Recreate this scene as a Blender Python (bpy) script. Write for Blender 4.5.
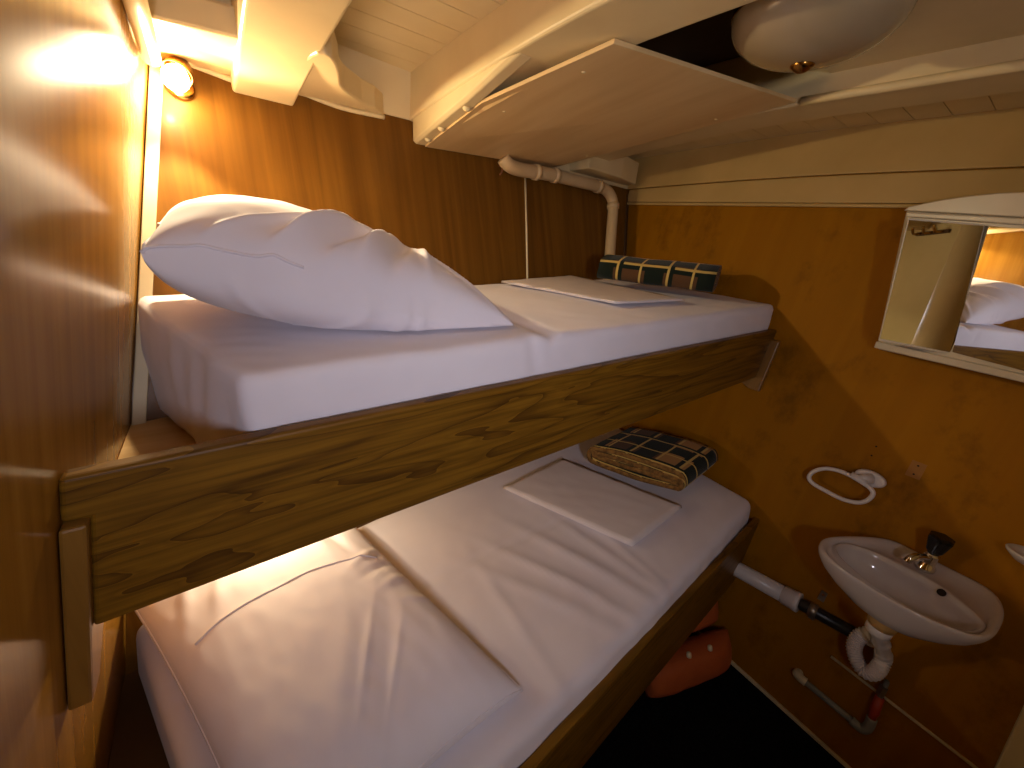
import bpy, bmesh, math, random
from mathutils import Vector, Matrix, noise
random.seed(7)
S = bpy.context.scene
for o in list(bpy.data.objects): bpy.data.objects.remove(o)
C = S.collection

# ------------------------------------------------------------------ camera
# world: x along the bunks (left bulkhead -> right bulkhead), y towards the hull, z up; origin = top left end of upper bunk board
RX = (0.81664645, -0.15845969, 0.55495866)      # camera axes (right, down, forward) -> world rows
RY = (-0.57249158, -0.34418719, 0.74416971)
RZ = (0.07308876, -0.92543271, -0.37179609)
FPX = 400.0
CAM = Vector((0.191, -0.609, 0.314))
cd = bpy.data.cameras.new('camera'); cam = bpy.data.objects.new('camera', cd); C.objects.link(cam)
cd.sensor_width = 36.0; cd.lens = FPX / 1024 * 36.0; cd.clip_start = 0.01
cam.matrix_world = Matrix(((RX[0], -RX[1], -RX[2], CAM.x), (RY[0], -RY[1], -RY[2], CAM.y),
                           (RZ[0], -RZ[1], -RZ[2], CAM.z), (0, 0, 0, 1)))
S.camera = cam

# ------------------------------------------------------------------ world, light, exposure
W = bpy.data.worlds.new('World'); S.world = W; W.use_nodes = True
W.node_tree.nodes['Background'].inputs[0].default_value = (0.5, 0.6, 0.8, 1)
W.node_tree.nodes['Background'].inputs[1].default_value = 0.0
S.view_settings.view_transform = 'Standard'; S.view_settings.look = 'None'
S.view_settings.exposure = 0.0; S.view_settings.gamma = 1.0; S.view_settings.use_curve_mapping = False
FILL_PORT = Vector((0.06, -1.235, 0.36)); FILL_PORT_R = 0.12  # invented porthole behind the camera, added for cool fill on the bedding
la = bpy.data.lights.new('added_fill_light', 'AREA'); la.shape = 'DISK'; la.size = FILL_PORT_R * 1.8
la.spread = math.radians(105); la.energy = 6.7; la.color = (0.84, 0.83, 0.95)
lo = bpy.data.objects.new('added_fill_light', la); C.objects.link(lo)
lo.location = FILL_PORT + Vector((0, 0.03, 0)); lo.rotation_euler = Vector((-0.55, -1, 0.20)).to_track_quat('Z', 'Y').to_euler()
UP_LAMP_W, UP_SPOT_W, UP_WIDE_W, LOW_LAMP_W = 1.7, 18.0, 15.5, 3.0

# ------------------------------------------------------------------ geometry of the cabin shell
def ray(u, v):
    a, b = (u - 512) / FPX, (v - 384) / FPX
    return Vector((RX[0]*a + RX[1]*b + RX[2], RY[0]*a + RY[1]*b + RY[2], RZ[0]*a + RZ[1]*b + RZ[2]))
def hitp(u, v, p, n):
    d = ray(u, v); p = Vector(p); n = Vector(n)
    return CAM + d * ((p - CAM).dot(n) / d.dot(n))
def at_x(u, v, x): return hitp(u, v, (x, 0, 0), (1, 0, 0))
def at_y(u, v, y): return hitp(u, v, (0, y, 0), (0, 1, 0))
def at_z(u, v, z): return hitp(u, v, (0, 0, z), (0, 0, 1))
NW = Vector((0.97888, -0.0188972, -0.2035546)).normalized()       # bulkhead normal (the bulkheads rake with the ship)
NB = Vector((-0.1182835, 0.94767816, -0.29650484)).normalized()   # hull lining normal (flares outwards)
PR = Vector((1.95, 0.037, -0.002)); PB = Vector((0.062, 0.662, 0.239))
def at_R(u, v, off=0.0): return hitp(u, v, PR - NW*off, NW)
def at_L(u, v, off=0.0): return hitp(u, v, NW*off, NW)
def at_B(u, v, off=0.0): return hitp(u, v, PB - NB*off, NB)
def xL(y, z): return 0.0193*y + 0.2079*z
def xR(y, z): return 1.9495 + 0.0193*y + 0.2079*z
ZK = -0.25                                               # below this the hull lining stands almost upright
def yB(x, z): return 0.662 + 0.1248*(x - 0.062) + 0.3129*(max(z, ZK) - 0.239) + 0.08*min(0.0, z - ZK)
def cornerL(z):
    y = 0.6
    for _ in range(20): x = xL(y, z); y = yB(x, z)
    return Vector((x, y, z))
def cornerR(z):
    y = 0.9
    for _ in range(20): x = xR(y, z); y = yB(x, z)
    return Vector((x, y, z))
ZF, YF = -1.303, -1.25
def zdeck(x, y): return 0.757 - 0.035*(x - 0.8) - 0.035*max(0, y)**1.6
def zbeam(y): return 0.666 - 0.08*max(0, y)**1.6

# ------------------------------------------------------------------ materials
M = {}
def lin(r, g, b):
    f = lambda c: (c/255/12.92 if c/255 <= 0.04045 else ((c/255 + 0.055)/1.055)**2.4)
    return (f(r), f(g), f(b), 1)
def newmat(name):
    m = bpy.data.materials.new(name); m.use_nodes = True; nt = m.node_tree
    M[name] = m
    return m, nt, nt.nodes, nt.links, nt.nodes['Principled BSDF']
def setp(b, rough=0.5, metal=0.0, coat=0.0, coatr=0.1, spec=0.5, sheen=0.0):
    b.inputs['Roughness'].default_value = rough; b.inputs['Metallic'].default_value = metal
    b.inputs['Coat Weight'].default_value = coat; b.inputs['Coat Roughness'].default_value = coatr
    b.inputs['Specular IOR Level'].default_value = spec; b.inputs['Sheen Weight'].default_value = sheen
def noisy(name, c1, c2, scale=(6, 6, 6), nscale=1.0, detail=4, rough=0.5, bump=0.0, bscale=40, dist=0.0, lo=0.35, hi=0.65, **k):
    m, nt, N, L, b = newmat(name); setp(b, rough, **k)
    tc = N.new('ShaderNodeTexCoord'); mp = N.new('ShaderNodeMapping'); mp.inputs['Scale'].default_value = scale
    L.new(tc.outputs['Object'], mp.inputs['Vector'])
    n = N.new('ShaderNodeTexNoise'); n.inputs['Scale'].default_value = nscale; n.inputs['Detail'].default_value = detail
    n.inputs['Distortion'].default_value = dist; L.new(mp.outputs[0], n.inputs['Vector'])
    r = N.new('ShaderNodeValToRGB'); r.color_ramp.elements[0].position = lo; r.color_ramp.elements[1].position = hi
    r.color_ramp.elements[0].color = c1; r.color_ramp.elements[1].color = c2
    L.new(n.outputs['Fac'], r.inputs['Fac']); L.new(r.outputs['Color'], b.inputs['Base Color'])
    if bump:
        n2 = N.new('ShaderNodeTexNoise'); n2.inputs['Scale'].default_value = bscale; n2.inputs['Detail'].default_value = 3
        L.new(tc.outputs['Object'], n2.inputs['Vector'])
        bp = N.new('ShaderNodeBump'); bp.inputs['Strength'].default_value = bump; bp.inputs['Distance'].default_value = 0.004
        L.new(n2.outputs['Fac'], bp.inputs['Height']); L.new(bp.outputs[0], b.inputs['Normal'])
    return m
def veneer(name, c1, c2, spots=None, scale=(26, 26, 1.1), rough=0.32, coat=0.4, spot_amt=0.5, spot_scale=3.0, coatr=0.16, spec=0.5, bump=0.05):
    """vertical-grained varnished plywood; spots = darker figured flecks"""
    m, nt, N, L, b = newmat(name); setp(b, rough, coat=coat, coatr=coatr, spec=spec)
    tc = N.new('ShaderNodeTexCoord'); mp = N.new('ShaderNodeMapping'); mp.inputs['Scale'].default_value = scale
    L.new(tc.outputs['Object'], mp.inputs['Vector'])
    n = N.new('ShaderNodeTexNoise'); n.inputs['Scale'].default_value = 1.0; n.inputs['Detail'].default_value = 5; n.inputs['Distortion'].default_value = 0.4
    L.new(mp.outputs[0], n.inputs['Vector'])
    r = N.new('ShaderNodeValToRGB'); r.color_ramp.elements[0].position = 0.32; r.color_ramp.elements[1].position = 0.68
    r.color_ramp.elements[0].color = c1; r.color_ramp.elements[1].color = c2
    L.new(n.outputs['Fac'], r.inputs['Fac']); col = r.outputs['Color']
    if spots:
        mp2 = N.new('ShaderNodeMapping'); mp2.inputs['Scale'].default_value = (spot_scale, spot_scale, spot_scale*0.7)
        L.new(tc.outputs['Object'], mp2.inputs['Vector'])
        n2 = N.new('ShaderNodeTexNoise'); n2.inputs['Scale'].default_value = 1.6; n2.inputs['Detail'].default_value = 6; n2.inputs['Roughness'].default_value = 0.68
        L.new(mp2.outputs[0], n2.inputs['Vector'])
        r2 = N.new('ShaderNodeValToRGB'); r2.color_ramp.elements[0].position = 0.54; r2.color_ramp.elements[1].position = 0.70
        r2.color_ramp.elements[0].color = (0, 0, 0, 1); r2.color_ramp.elements[1].color = (spot_amt,)*3 + (1,)
        L.new(n2.outputs['Fac'], r2.inputs['Fac'])
        mx = N.new('ShaderNodeMixRGB'); L.new(r2.outputs['Color'], mx.inputs['Fac']); L.new(col, mx.inputs['Color1'])
        mx.inputs['Color2'].default_value = spots; col = mx.outputs['Color']
    L.new(col, b.inputs['Base Color'])
    bp = N.new('ShaderNodeBump'); bp.inputs['Strength'].default_value = bump; bp.inputs['Distance'].default_value = 0.002
    L.new(n.outputs['Fac'], bp.inputs['Height']); L.new(bp.outputs[0], b.inputs['Normal'])
    return m
def oak(name, c1, c2, cdark):
    """long-grained board with swirling cathedral figure"""
    m, nt, N, L, b = newmat(name); setp(b, 0.45, coat=0.06, coatr=0.25, spec=0.25)
    tc = N.new('ShaderNodeTexCoord'); mp = N.new('ShaderNodeMapping'); mp.inputs['Scale'].default_value = (1.2, 4, 10)
    L.new(tc.outputs['Object'], mp.inputs['Vector'])
    n0 = N.new('ShaderNodeTexNoise'); n0.inputs['Scale'].default_value = 1.15; n0.inputs['Detail'].default_value = 2.5; n0.inputs['Distortion'].default_value = 0.9
    L.new(mp.outputs[0], n0.inputs['Vector'])
    mul = N.new('ShaderNodeMath'); mul.operation = 'MULTIPLY'; mul.inputs[1].default_value = 6.5; L.new(n0.outputs['Fac'], mul.inputs[0])
    fr = N.new('ShaderNodeMath'); fr.operation = 'FRACT'; L.new(mul.outputs[0], fr.inputs[0])
    rr = N.new('ShaderNodeValToRGB'); e = rr.color_ramp.elements
    e[0].position = 0.0; e[0].color = cdark; e[1].position = 1.0; e[1].color = c1
    x = e.new(0.22); x.color = c2; x = e.new(0.75); x.color = c1; x = e.new(0.93); x.color = c2
    L.new(fr.outputs[0], rr.inputs['Fac'])
    mp2 = N.new('ShaderNodeMapping'); mp2.inputs['Scale'].default_value = (3, 40, 130); L.new(tc.outputs['Object'], mp2.inputs['Vector'])
    n2 = N.new('ShaderNodeTexNoise'); n2.inputs['Scale'].default_value = 1.0; n2.inputs['Detail'].default_value = 3; L.new(mp2.outputs[0], n2.inputs['Vector'])
    r2 = N.new('ShaderNodeValToRGB'); r2.color_ramp.elements[0].position = 0.3; r2.color_ramp.elements[0].color = (0.62, 0.60, 0.55, 1)
    r2.color_ramp.elements[1].position = 0.6; r2.color_ramp.elements[1].color = (1.1, 1.1, 1.1, 1); L.new(n2.outputs['Fac'], r2.inputs['Fac'])
    mx = N.new('ShaderNodeMixRGB'); mx.blend_type = 'MULTIPLY'; mx.inputs['Fac'].default_value = 1
    L.new(rr.outputs['Color'], mx.inputs['Color1']); L.new(r2.outputs['Color'], mx.inputs['Color2']); L.new(mx.outputs['Color'], b.inputs['Base Color'])
    return m
def plaid(name):
    """tan blanket with dark green bars and thin yellow lines, in UV metres"""
    m, nt, N, L, b = newmat(name); setp(b, 0.95, sheen=0.1, spec=0.15)
    uv = N.new('ShaderNodeUVMap'); sp = N.new('ShaderNodeSeparateXYZ'); L.new(uv.outputs[0], sp.inputs[0])
    def band(sock, period, a, bb):
        d = N.new('ShaderNodeMath'); d.operation = 'DIVIDE'; d.inputs[1].default_value = period; L.new(sock, d.inputs[0])
        f = N.new('ShaderNodeMath'); f.operation = 'FRACT'; L.new(d.outputs[0], f.inputs[0])
        g = N.new('ShaderNodeMath'); g.operation = 'GREATER_THAN'; g.inputs[1].default_value = a; L.new(f.outputs[0], g.inputs[0])
        l = N.new('ShaderNodeMath'); l.operation = 'LESS_THAN'; l.inputs[1].default_value = bb; L.new(f.outputs[0], l.inputs[0])
        m_ = N.new('ShaderNodeMath'); m_.operation = 'MULTIPLY'; L.new(g.outputs[0], m_.inputs[0]); L.new(l.outputs[0], m_.inputs[1])
        return m_.outputs[0]
    def mix(fac, c1, c2):
        x = N.new('ShaderNodeMixRGB')
        for s, v in ((x.inputs['Color1'], c1), (x.inputs['Color2'], c2)):
            if isinstance(v, tuple): s.default_value = v
            else: L.new(v, s)
        L.new(fac, x.inputs['Fac']); return x.outputs['Color']
    P = 0.19
    tan = lin(176, 132, 74); dark = lin(26, 34, 26); yel = lin(206, 176, 96); brn = lin(92, 64, 40)
    c = mix(band(sp.outputs['X'], P*2, 0.5, 1.0), tan, brn)
    for ax in ('X', 'Y'):
        c = mix(band(sp.outputs[ax], P, 0.05, 0.42), c, dark)
    for ax in ('X', 'Y'):
        c = mix(band(sp.outputs[ax], P, 0.475, 0.52), c, yel)
        c = mix(band(sp.outputs[ax], P, 0.52, 0.60), c, dark)
        c = mix(band(sp.outputs[ax], P, 0.94, 0.98), c, yel)
    L.new(c, b.inputs['Base Color'])
    n = N.new('ShaderNodeTexNoise'); n.inputs['Scale'].default_value = 260; bp = N.new('ShaderNodeBump'); bp.inputs['Strength'].default_value = 0.3
    bp.inputs['Distance'].default_value = 0.002; L.new(n.outputs['Fac'], bp.inputs['Height']); L.new(bp.outputs[0], b.inputs['Normal'])
    return m
def emis(name, col, st):
    m, nt, N, L, b = newmat(name); b.inputs['Base Color'].default_value = col
    b.inputs['Emission Color'].default_value = col; b.inputs['Emission Strength'].default_value = st
    return m

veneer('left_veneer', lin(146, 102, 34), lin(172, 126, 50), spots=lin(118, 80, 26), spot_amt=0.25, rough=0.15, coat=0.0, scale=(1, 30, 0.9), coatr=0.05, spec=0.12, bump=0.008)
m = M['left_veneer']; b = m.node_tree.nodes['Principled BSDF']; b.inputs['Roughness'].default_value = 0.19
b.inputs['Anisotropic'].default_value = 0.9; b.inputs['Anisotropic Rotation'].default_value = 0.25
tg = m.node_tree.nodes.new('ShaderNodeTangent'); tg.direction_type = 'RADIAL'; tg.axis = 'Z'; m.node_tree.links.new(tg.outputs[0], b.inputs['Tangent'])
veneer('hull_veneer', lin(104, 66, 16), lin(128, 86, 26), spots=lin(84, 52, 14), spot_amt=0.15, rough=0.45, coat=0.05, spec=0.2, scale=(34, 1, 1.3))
veneer('right_veneer', lin(150, 96, 2), lin(160, 105, 4), spots=lin(84, 52, 4), spot_amt=0.55, scale=(1, 16, 1.4), rough=0.6, coat=0.0, spec=0.12, spot_scale=3.2)
oak('oak_board', lin(124, 86, 20), lin(112, 76, 17), lin(82, 52, 11))
noisy('cleat_wood', lin(118, 80, 28), lin(140, 98, 38), scale=(40, 40, 3), rough=0.4, coat=0.25)
noisy('base_ply', lin(196, 158, 108), lin(214, 180, 130), scale=(3, 26, 26), rough=0.55)
noisy('sheet', lin(224, 217, 226), lin(234, 228, 236), scale=(3, 3, 3), rough=0.85, bump=0.03, bscale=600, sheen=0.15, spec=0.25)
noisy('sheet_fold', lin(222, 212, 212), lin(232, 223, 224), scale=(3, 3, 3), rough=0.88, bump=0.03, bscale=600, spec=0.2)
noisy('paint_white', lin(224, 202, 152), lin(234, 214, 166), scale=(5, 5, 5), rough=0.42, bump=0.10, bscale=22, spec=0.4)
noisy('paint_beam', lin(222, 198, 146), lin(234, 212, 160), scale=(4, 4, 4), rough=0.40, bump=0.14, bscale=18, spec=0.45)
noisy('cornice_paint', lin(190, 158, 94), lin(202, 170, 106), scale=(4, 4, 4), rough=0.45, bump=0.08, bscale=18)
noisy('panel_ply', lin(218, 182, 124), lin(230, 198, 142), scale=(14, 1.6, 8), rough=0.5, coat=0.1)
noisy('cream_wall', lin(214, 196, 140), lin(226, 208, 154), scale=(3, 3, 3), rough=0.5)
noisy('carpet', lin(14, 14, 16), lin(26, 25, 26), scale=(160, 160, 160), rough=1.0, bump=0.6, bscale=500, spec=0.05)
noisy('pipe_beige', lin(206, 176, 128), lin(216, 188, 142), rough=0.4)
noisy('trim_cream', lin(206, 190, 150), lin(222, 206, 168), rough=0.5)
noisy('trim_dark', lin(70, 46, 22), lin(86, 58, 30), rough=0.5)
noisy('ceramic', lin(196, 186, 184), lin(202, 193, 190), rough=0.12, coat=0.6, coatr=0.05)
noisy('plastic_white', lin(222, 214, 212), lin(230, 224, 222), rough=0.3)
noisy('plastic_black', lin(14, 14, 14), lin(22, 22, 22), rough=0.25)
noisy('pipe_black', lin(26, 25, 26), lin(40, 38, 38), rough=0.35)
noisy('pipe_grey', lin(118, 118, 110), lin(146, 144, 132), rough=0.5)
noisy('valve_red', lin(150, 44, 20), lin(176, 60, 28), rough=0.5)
noisy('steel', lin(150, 145, 138), lin(176, 170, 162), rough=0.35, metal=0.9)
noisy('chrome', lin(214, 212, 210), lin(226, 224, 222), rough=0.08, metal=1.0)
noisy('brass', lin(150, 108, 50), lin(178, 132, 66), rough=0.25, metal=1.0)
noisy('copper_collar', lin(176, 140, 84), lin(196, 158, 100), rough=0.4)
noisy('orange_cloth', lin(176, 82, 30), lin(192, 96, 38), scale=(8, 8, 8), rough=0.75, bump=0.2, bscale=30)
noisy('frosted', lin(166, 146, 112), lin(174, 154, 120), rough=0.22, coat=0.4)
noisy('cabinet_white', lin(206, 192, 164), lin(214, 200, 174), rough=0.3)
noisy('blanket_edge', lin(100, 70, 30), lin(146, 106, 50), scale=(60, 60, 60), rough=0.95)
noisy('hole', lin(30, 18, 8), lin(40, 24, 10), rough=0.9)
noisy('patch', lin(150, 98, 26), lin(160, 106, 32), rough=0.6)
noisy('rust', lin(90, 50, 24), lin(120, 70, 34), rough=0.8)
plaid('plaid')
emis('bulb', (1.0, 0.80, 0.50, 1), 60.0)
emis('fill_glow_glass', (0.62, 0.72, 1.0, 1), 1.5)  # glowing pane of the added fill porthole
m, nt, N, L, b = newmat('mirror'); b.inputs['Base Color'].default_value = (0.86, 0.87, 0.86, 1); setp(b, 0.015, metal=1.0)

# ------------------------------------------------------------------ builders
def obj(name, bm, mat, parent=None, smooth=False, bevel=0.0, bseg=2, uvn=False):
    me = bpy.data.meshes.new(name)
    if not uvn: bmesh.ops.recalc_face_normals(bm, faces=bm.faces)
    bm.to_mesh(me); bm.free()
    me.materials.append(M[mat])
    if smooth:
        for p in me.polygons: p.use_smooth = True
    o = bpy.data.objects.new(name, me); C.objects.link(o)
    if parent is not None: o.parent = parent; o.matrix_parent_inverse = parent.matrix_world.inverted()
    if bevel:
        bv = o.modifiers.new('bevel', 'BEVEL'); bv.width = bevel; bv.segments = bseg; bv.limit_method = 'ANGLE'; bv.angle_limit = math.radians(35)
    return o
def thing(name, label, cat, loc=(0, 0, 0), group=None):
    o = bpy.data.objects.new(name, None); C.objects.link(o); o.location = loc; o.empty_display_size = 0.05
    o.matrix_world = Matrix.Translation(Vector(loc))
    o['label'] = label; o['category'] = cat
    if group: o['group'] = group
    return o
def tag(o, label, cat, group=None):
    o['label'] = label; o['category'] = cat
    if group: o['group'] = group
    return o
def struct(o, label, cat):
    o['kind'] = 'structure'; o['label'] = label; o['category'] = cat; return o
def hexa(bm, p):
    """p: bottom loop of 4, top loop of 4"""
    v = [bm.verts.new(Vector(q)) for q in p]
    for f in ((0, 3, 2, 1), (4, 5, 6, 7), (0, 1, 5, 4), (1, 2, 6, 5), (2, 3, 7, 6), (3, 0, 4, 7)):
        bm.faces.new([v[i] for i in f])
    return v
def box(x0, x1, y0, y1, z0, z1, bm=None):
    bm = bm or bmesh.new()
    hexa(bm, [(x0, y0, z0), (x1, y0, z0), (x1, y1, z0), (x0, y1, z0), (x0, y0, z1), (x1, y0, z1), (x1, y1, z1), (x0, y1, z1)])
    return bm
def slab(loop, off, bm=None):
    """prism: polygon loop of points swept by vector off"""
    bm = bm or bmesh.new(); off = Vector(off)
    a = [bm.verts.new(Vector(p)) for p in loop]; b_ = [bm.verts.new(Vector(p) + off) for p in loop]
    bm.faces.new(a); bm.faces.new(b_[::-1])
    for i in range(len(a)):
        j = (i + 1) % len(a); bm.faces.new((a[i], b_[i], b_[j], a[j]))
    return bm
def tube(pts, r, seg=12, bm=None, cap=True):
    bm = bm or bmesh.new(); pts = [Vector(p) for p in pts]; n = len(pts)
    rr = r if isinstance(r, (list, tuple)) else [r]*n
    t0 = (pts[1] - pts[0]).normalized(); up = Vector((0, 0, 1)) if abs(t0.z) < 0.9 else Vector((1, 0, 0))
    nx = (up - t0*up.dot(t0)).normalized(); rings = []
    for i, p in enumerate(pts):
        t = (pts[min(i+1, n-1)] - pts[max(i-1, 0)]).normalized()
        nx = (nx - t*nx.dot(t)).normalized(); ny = t.cross(nx)
        rings.append([bm.verts.new(p + (nx*math.cos(a) + ny*math.sin(a))*rr[i]) for a in [2*math.pi*k/seg for k in range(seg)]])
    for i in range(n-1):
        for k in range(seg):
            l = (k+1) % seg; bm.faces.new((rings[i][k], rings[i][l], rings[i+1][l], rings[i+1][k]))
    if cap: bm.faces.new(rings[0][::-1]); bm.faces.new(rings[-1])
    return bm
def smooth_path(pts, sub=6):
    pts = [Vector(p) for p in pts]; out = []
    for i in range(len(pts)-1):
        p0, p1, p2, p3 = pts[max(i-1, 0)], pts[i], pts[i+1], pts[min(i+2, len(pts)-1)]
        for k in range(sub):
            t = k/sub
            out.append(0.5*((2*p1) + (p2-p0)*t + (2*p0-5*p1+4*p2-p3)*t*t + (-p0+3*p1-3*p2+p3)*t**3))
    out.append(pts[-1]); return out
def lathe(prof, o, ax, seg=32, bm=None):
    """prof: (radius, height along ax)"""
    bm = bm or bmesh.new(); o = Vector(o); ax = Vector(ax).normalized()
    up = Vector((0, 0, 1)) if abs(ax.z) < 0.9 else Vector((1, 0, 0)); nx = (up - ax*up.dot(ax)).normalized(); ny = ax.cross(nx)
    rings = []
    for r, h in prof:
        if r < 1e-6: rings.append([bm.verts.new(o + ax*h)])
        else: rings.append([bm.verts.new(o + ax*h + (nx*math.cos(2*math.pi*k/seg) + ny*math.sin(2*math.pi*k/seg))*r) for k in range(seg)])
    for a, b_ in zip(rings, rings[1:]):
        for k in range(seg):
            l = (k+1) % seg
            if len(a) == 1 and len(b_) == 1: continue
            if len(a) == 1: bm.faces.new((a[0], b_[l], b_[k]))
            elif len(b_) == 1: bm.faces.new((a[k], a[l], b_[0]))
            else: bm.faces.new((a[k], a[l], b_[l], b_[k]))
    return bm
def bil(q, s, t):
    return q[0]*((1-s)*(1-t)) + q[1]*(s*(1-t)) + q[2]*(s*t) + q[3]*((1-s)*t)

# ------------------------------------------------------------------ room shell
ZT = 0.98
o = obj('floor', box(-0.6, 2.4, YF-0.05, 1.1, ZF-0.03, ZF), 'carpet'); struct(o, 'black carpeted cabin floor under the bunks and washbasin', 'floor')
def wall_lr(fx, d):
    ya = YF - 0.02; c0 = cornerL if fx is xL else cornerR; b0, b1 = c0(ZF), c0(ZT)
    A = [(fx(ya, ZF), ya, ZF), (fx(ya, ZT), ya, ZT), b1 + Vector((0, 0.03, 0)), c0(ZK) + Vector((0, 0.03, 0)), b0 + Vector((0, 0.03, 0))]
    return slab(A, (d, 0, 0))
o = obj('wall_left', wall_lr(xL, -0.03), 'left_veneer'); struct(o, 'glossy golden veneer bulkhead at the head of the bunks', 'wall')
wr = obj('wall_right', wall_lr(xR, 0.03), 'right_veneer'); struct(wr, 'orange mottled veneer bulkhead behind the washbasin', 'wall')
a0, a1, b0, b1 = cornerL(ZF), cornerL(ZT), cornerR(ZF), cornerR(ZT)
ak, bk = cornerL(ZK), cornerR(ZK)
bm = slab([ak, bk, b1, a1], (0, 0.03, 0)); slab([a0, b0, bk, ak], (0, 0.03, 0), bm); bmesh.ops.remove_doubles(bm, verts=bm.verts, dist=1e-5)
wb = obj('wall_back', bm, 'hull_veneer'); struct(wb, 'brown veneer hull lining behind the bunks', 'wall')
wf = obj('wall_front', box(-0.6, 2.4, YF-0.04, YF, ZF, ZT), 'cream_wall'); struct(wf, 'cream painted bulkhead with coat hooks seen in the mirror', 'wall')

# trims
def strip(p0, p1, w, t, nrm, mat, name, parent=None):
    """flat batten from p0 to p1, width w along (dir x nrm), thickness t along nrm"""
    p0, p1, nrm = Vector(p0), Vector(p1), Vector(nrm).normalized(); d = (p1 - p0).normalized(); s = d.cross(nrm).normalized()*(w/2)
    return obj(name, slab([p0 - s, p1 - s, p1 + s, p0 + s], nrm*t), mat, parent, bevel=min(w, t)*0.25)
c0, c1 = cornerL(-0.20), cornerL(0.60)
o = strip(c0 + Vector((0.014, 0, 0)), c1 + Vector((0.014, 0, 0)), 0.024, 0.008, -NB, 'trim_cream', 'trim_1'); struct(o, 'pale corner batten between the left bulkhead and the hull lining', 'trim')
c0, c1 = cornerR(-0.15), cornerR(0.50)
o = strip(c0 + Vector((-0.012, 0, 0)), c1 + Vector((-0.012, 0, 0)), 0.02, 0.008, -NB, 'trim_dark', 'trim_2'); struct(o, 'dark corner batten where the hull lining meets the right bulkhead', 'trim')
p0 = at_R(716, 647.5); p1 = at_R(849.4, 768); dd = p1 - p0
o = strip(p0 - dd*0.35, p0 + dd*1.9, 0.018, 0.012, -NW, 'trim_cream', 'trim_3'); struct(o, 'thin pale strip along the foot of the right bulkhead', 'trim')
p0 = at_R(1012, 768); p1 = at_R(1034, 722)
o = strip(p0 + (p0-p1)*((p0.z-ZF-0.01)/(p1.z-p0.z)), p1 + (p1-p0)*1.5, 0.05, 0.02, -NW, 'trim_cream', 'trim_4'); struct(o, 'pale upright batten at the lower right of the right bulkhead', 'trim')

# screw holes and pale patches left on the right bulkhead
for (u, v, w, h) in ((916, 470, 0.035, 0.052), (874, 451, 0.03, 0.06)):
    p = at_R(u, v); s = Vector((0, 1, 0)); t = NW.cross(s).normalized()
    pt = obj('patch', slab([p - s*w/2 - t*h/2, p + s*w/2 - t*h/2, p + s*w/2 + t*h/2, p - s*w/2 + t*h/2], -NW*0.0012), 'patch' if u > 900 else 'right_veneer', wr)
    for dz in (-0.28, 0.28):
        obj('screw_hole', lathe([(0, 0.0016), (0.0028, 0.0016), (0.0028, 0)], p - t*h*dz, -NW, 8), 'hole', pt)
# ------------------------------------------------------------------ ceiling: deck planks, beams, knees, cornice
ce = obj('ceiling', box(-0.1, 2.4, YF-0.05, 1.12, 0.83, 0.85), 'trim_dark'); struct(ce, 'white painted deck planking and beams overhead', 'ceiling')
yy = YF
while yy < 1.06:
    y2 = yy + 0.088; g = 0.0012
    for xs in ((0.05, 0.80), (1.70, 2.26)):
        bm = bmesh.new()
        lo_ = [(xs[0], yy+g, zdeck(xs[0], yy)), (xs[1], yy+g, zdeck(xs[1], yy)), (xs[1], y2-g, zdeck(xs[1], y2)), (xs[0], y2-g, zdeck(xs[0], y2))]
        hexa(bm, lo_ + [(p[0], p[1], 0.835) for p in lo_])
        obj('plank', bm, 'paint_white', ce)
    yy = y2
obj('deck_board', box(0.93, 1.60, YF, -0.03, 0.736, 0.752), 'paint_beam', ce, bevel=0.002)
def beam(name, x0, x1, off, mat='paint_beam', xtilt=0.0, y1=None, parent=ce, dark=False):
    bm = bmesh.new(); n = 18; ya = YF; rows = []
    for i in range(n+1):
        yb = (y1 if y1 else yB((x0+x1)/2, 0.6) + 0.01); y = ya + (yb-ya)*i/n; z = zbeam(y) + off
        rows.append([bm.verts.new((x0 + xtilt*y, y, z)), bm.verts.new((x1 + xtilt*y, y, z)), bm.verts.new((x1 + xtilt*y, y, 0.83)), bm.verts.new((x0 + xtilt*y, y, 0.83))])
    for a, b_ in zip(rows, rows[1:]):
        for k in range(4):
            l = (k+1) % 4; bm.faces.new((a[k], a[l], b_[l], b_[k]))
    bm.faces.new(rows[0][::-1]); bm.faces.new(rows[-1])
    return obj(name, bm, mat, parent, bevel=0.007, bseg=3)
beam('deck_beam', 0.292, 0.432, -0.042)
beam('deck_beam', 0.785, 0.955, 0.0)
beam('deck_beam', 1.575, 1.745, 0.008)
# strap with bolts under the second beam's hull end
sp_ = [Vector((0.815, 0.850, 0.536)), Vector((0.815, 0.687, 0.568)), Vector((0.815, 0.487, 0.606)), Vector((0.815, 0.27, 0.655))]
bm = bmesh.new(); rows = []
for p in sp_:
    zt = zbeam(p.y) + 0.015
    rows.append([bm.verts.new((p.x + d, p.y, z)) for d, z in ((-0.026, zt), (-0.026, p.z + 0.008), (-0.016, p.z), (0.016, p.z), (0.016, zt))])
for a, b_ in zip(rows, rows[1:]):
    for k in range(5): bm.faces.new((a[k], a[(k+1) % 5], b_[(k+1) % 5], b_[k]))
bm.faces.new(rows[0][::-1]); bm.faces.new(rows[-1])
st = obj('strap', bm, 'paint_beam', ce, bevel=0.003)
for y in (0.79, 0.69, 0.535):
    z = 0.536 + (0.850 - y)*0.193
    obj('bolt', lathe([(0.012, -0.002), (0.011, 0.004), (0.007, 0.008), (0, 0.009)], (0.816, y, z), (0, 0.19, -1), 12), 'paint_beam', st, smooth=True)
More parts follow.
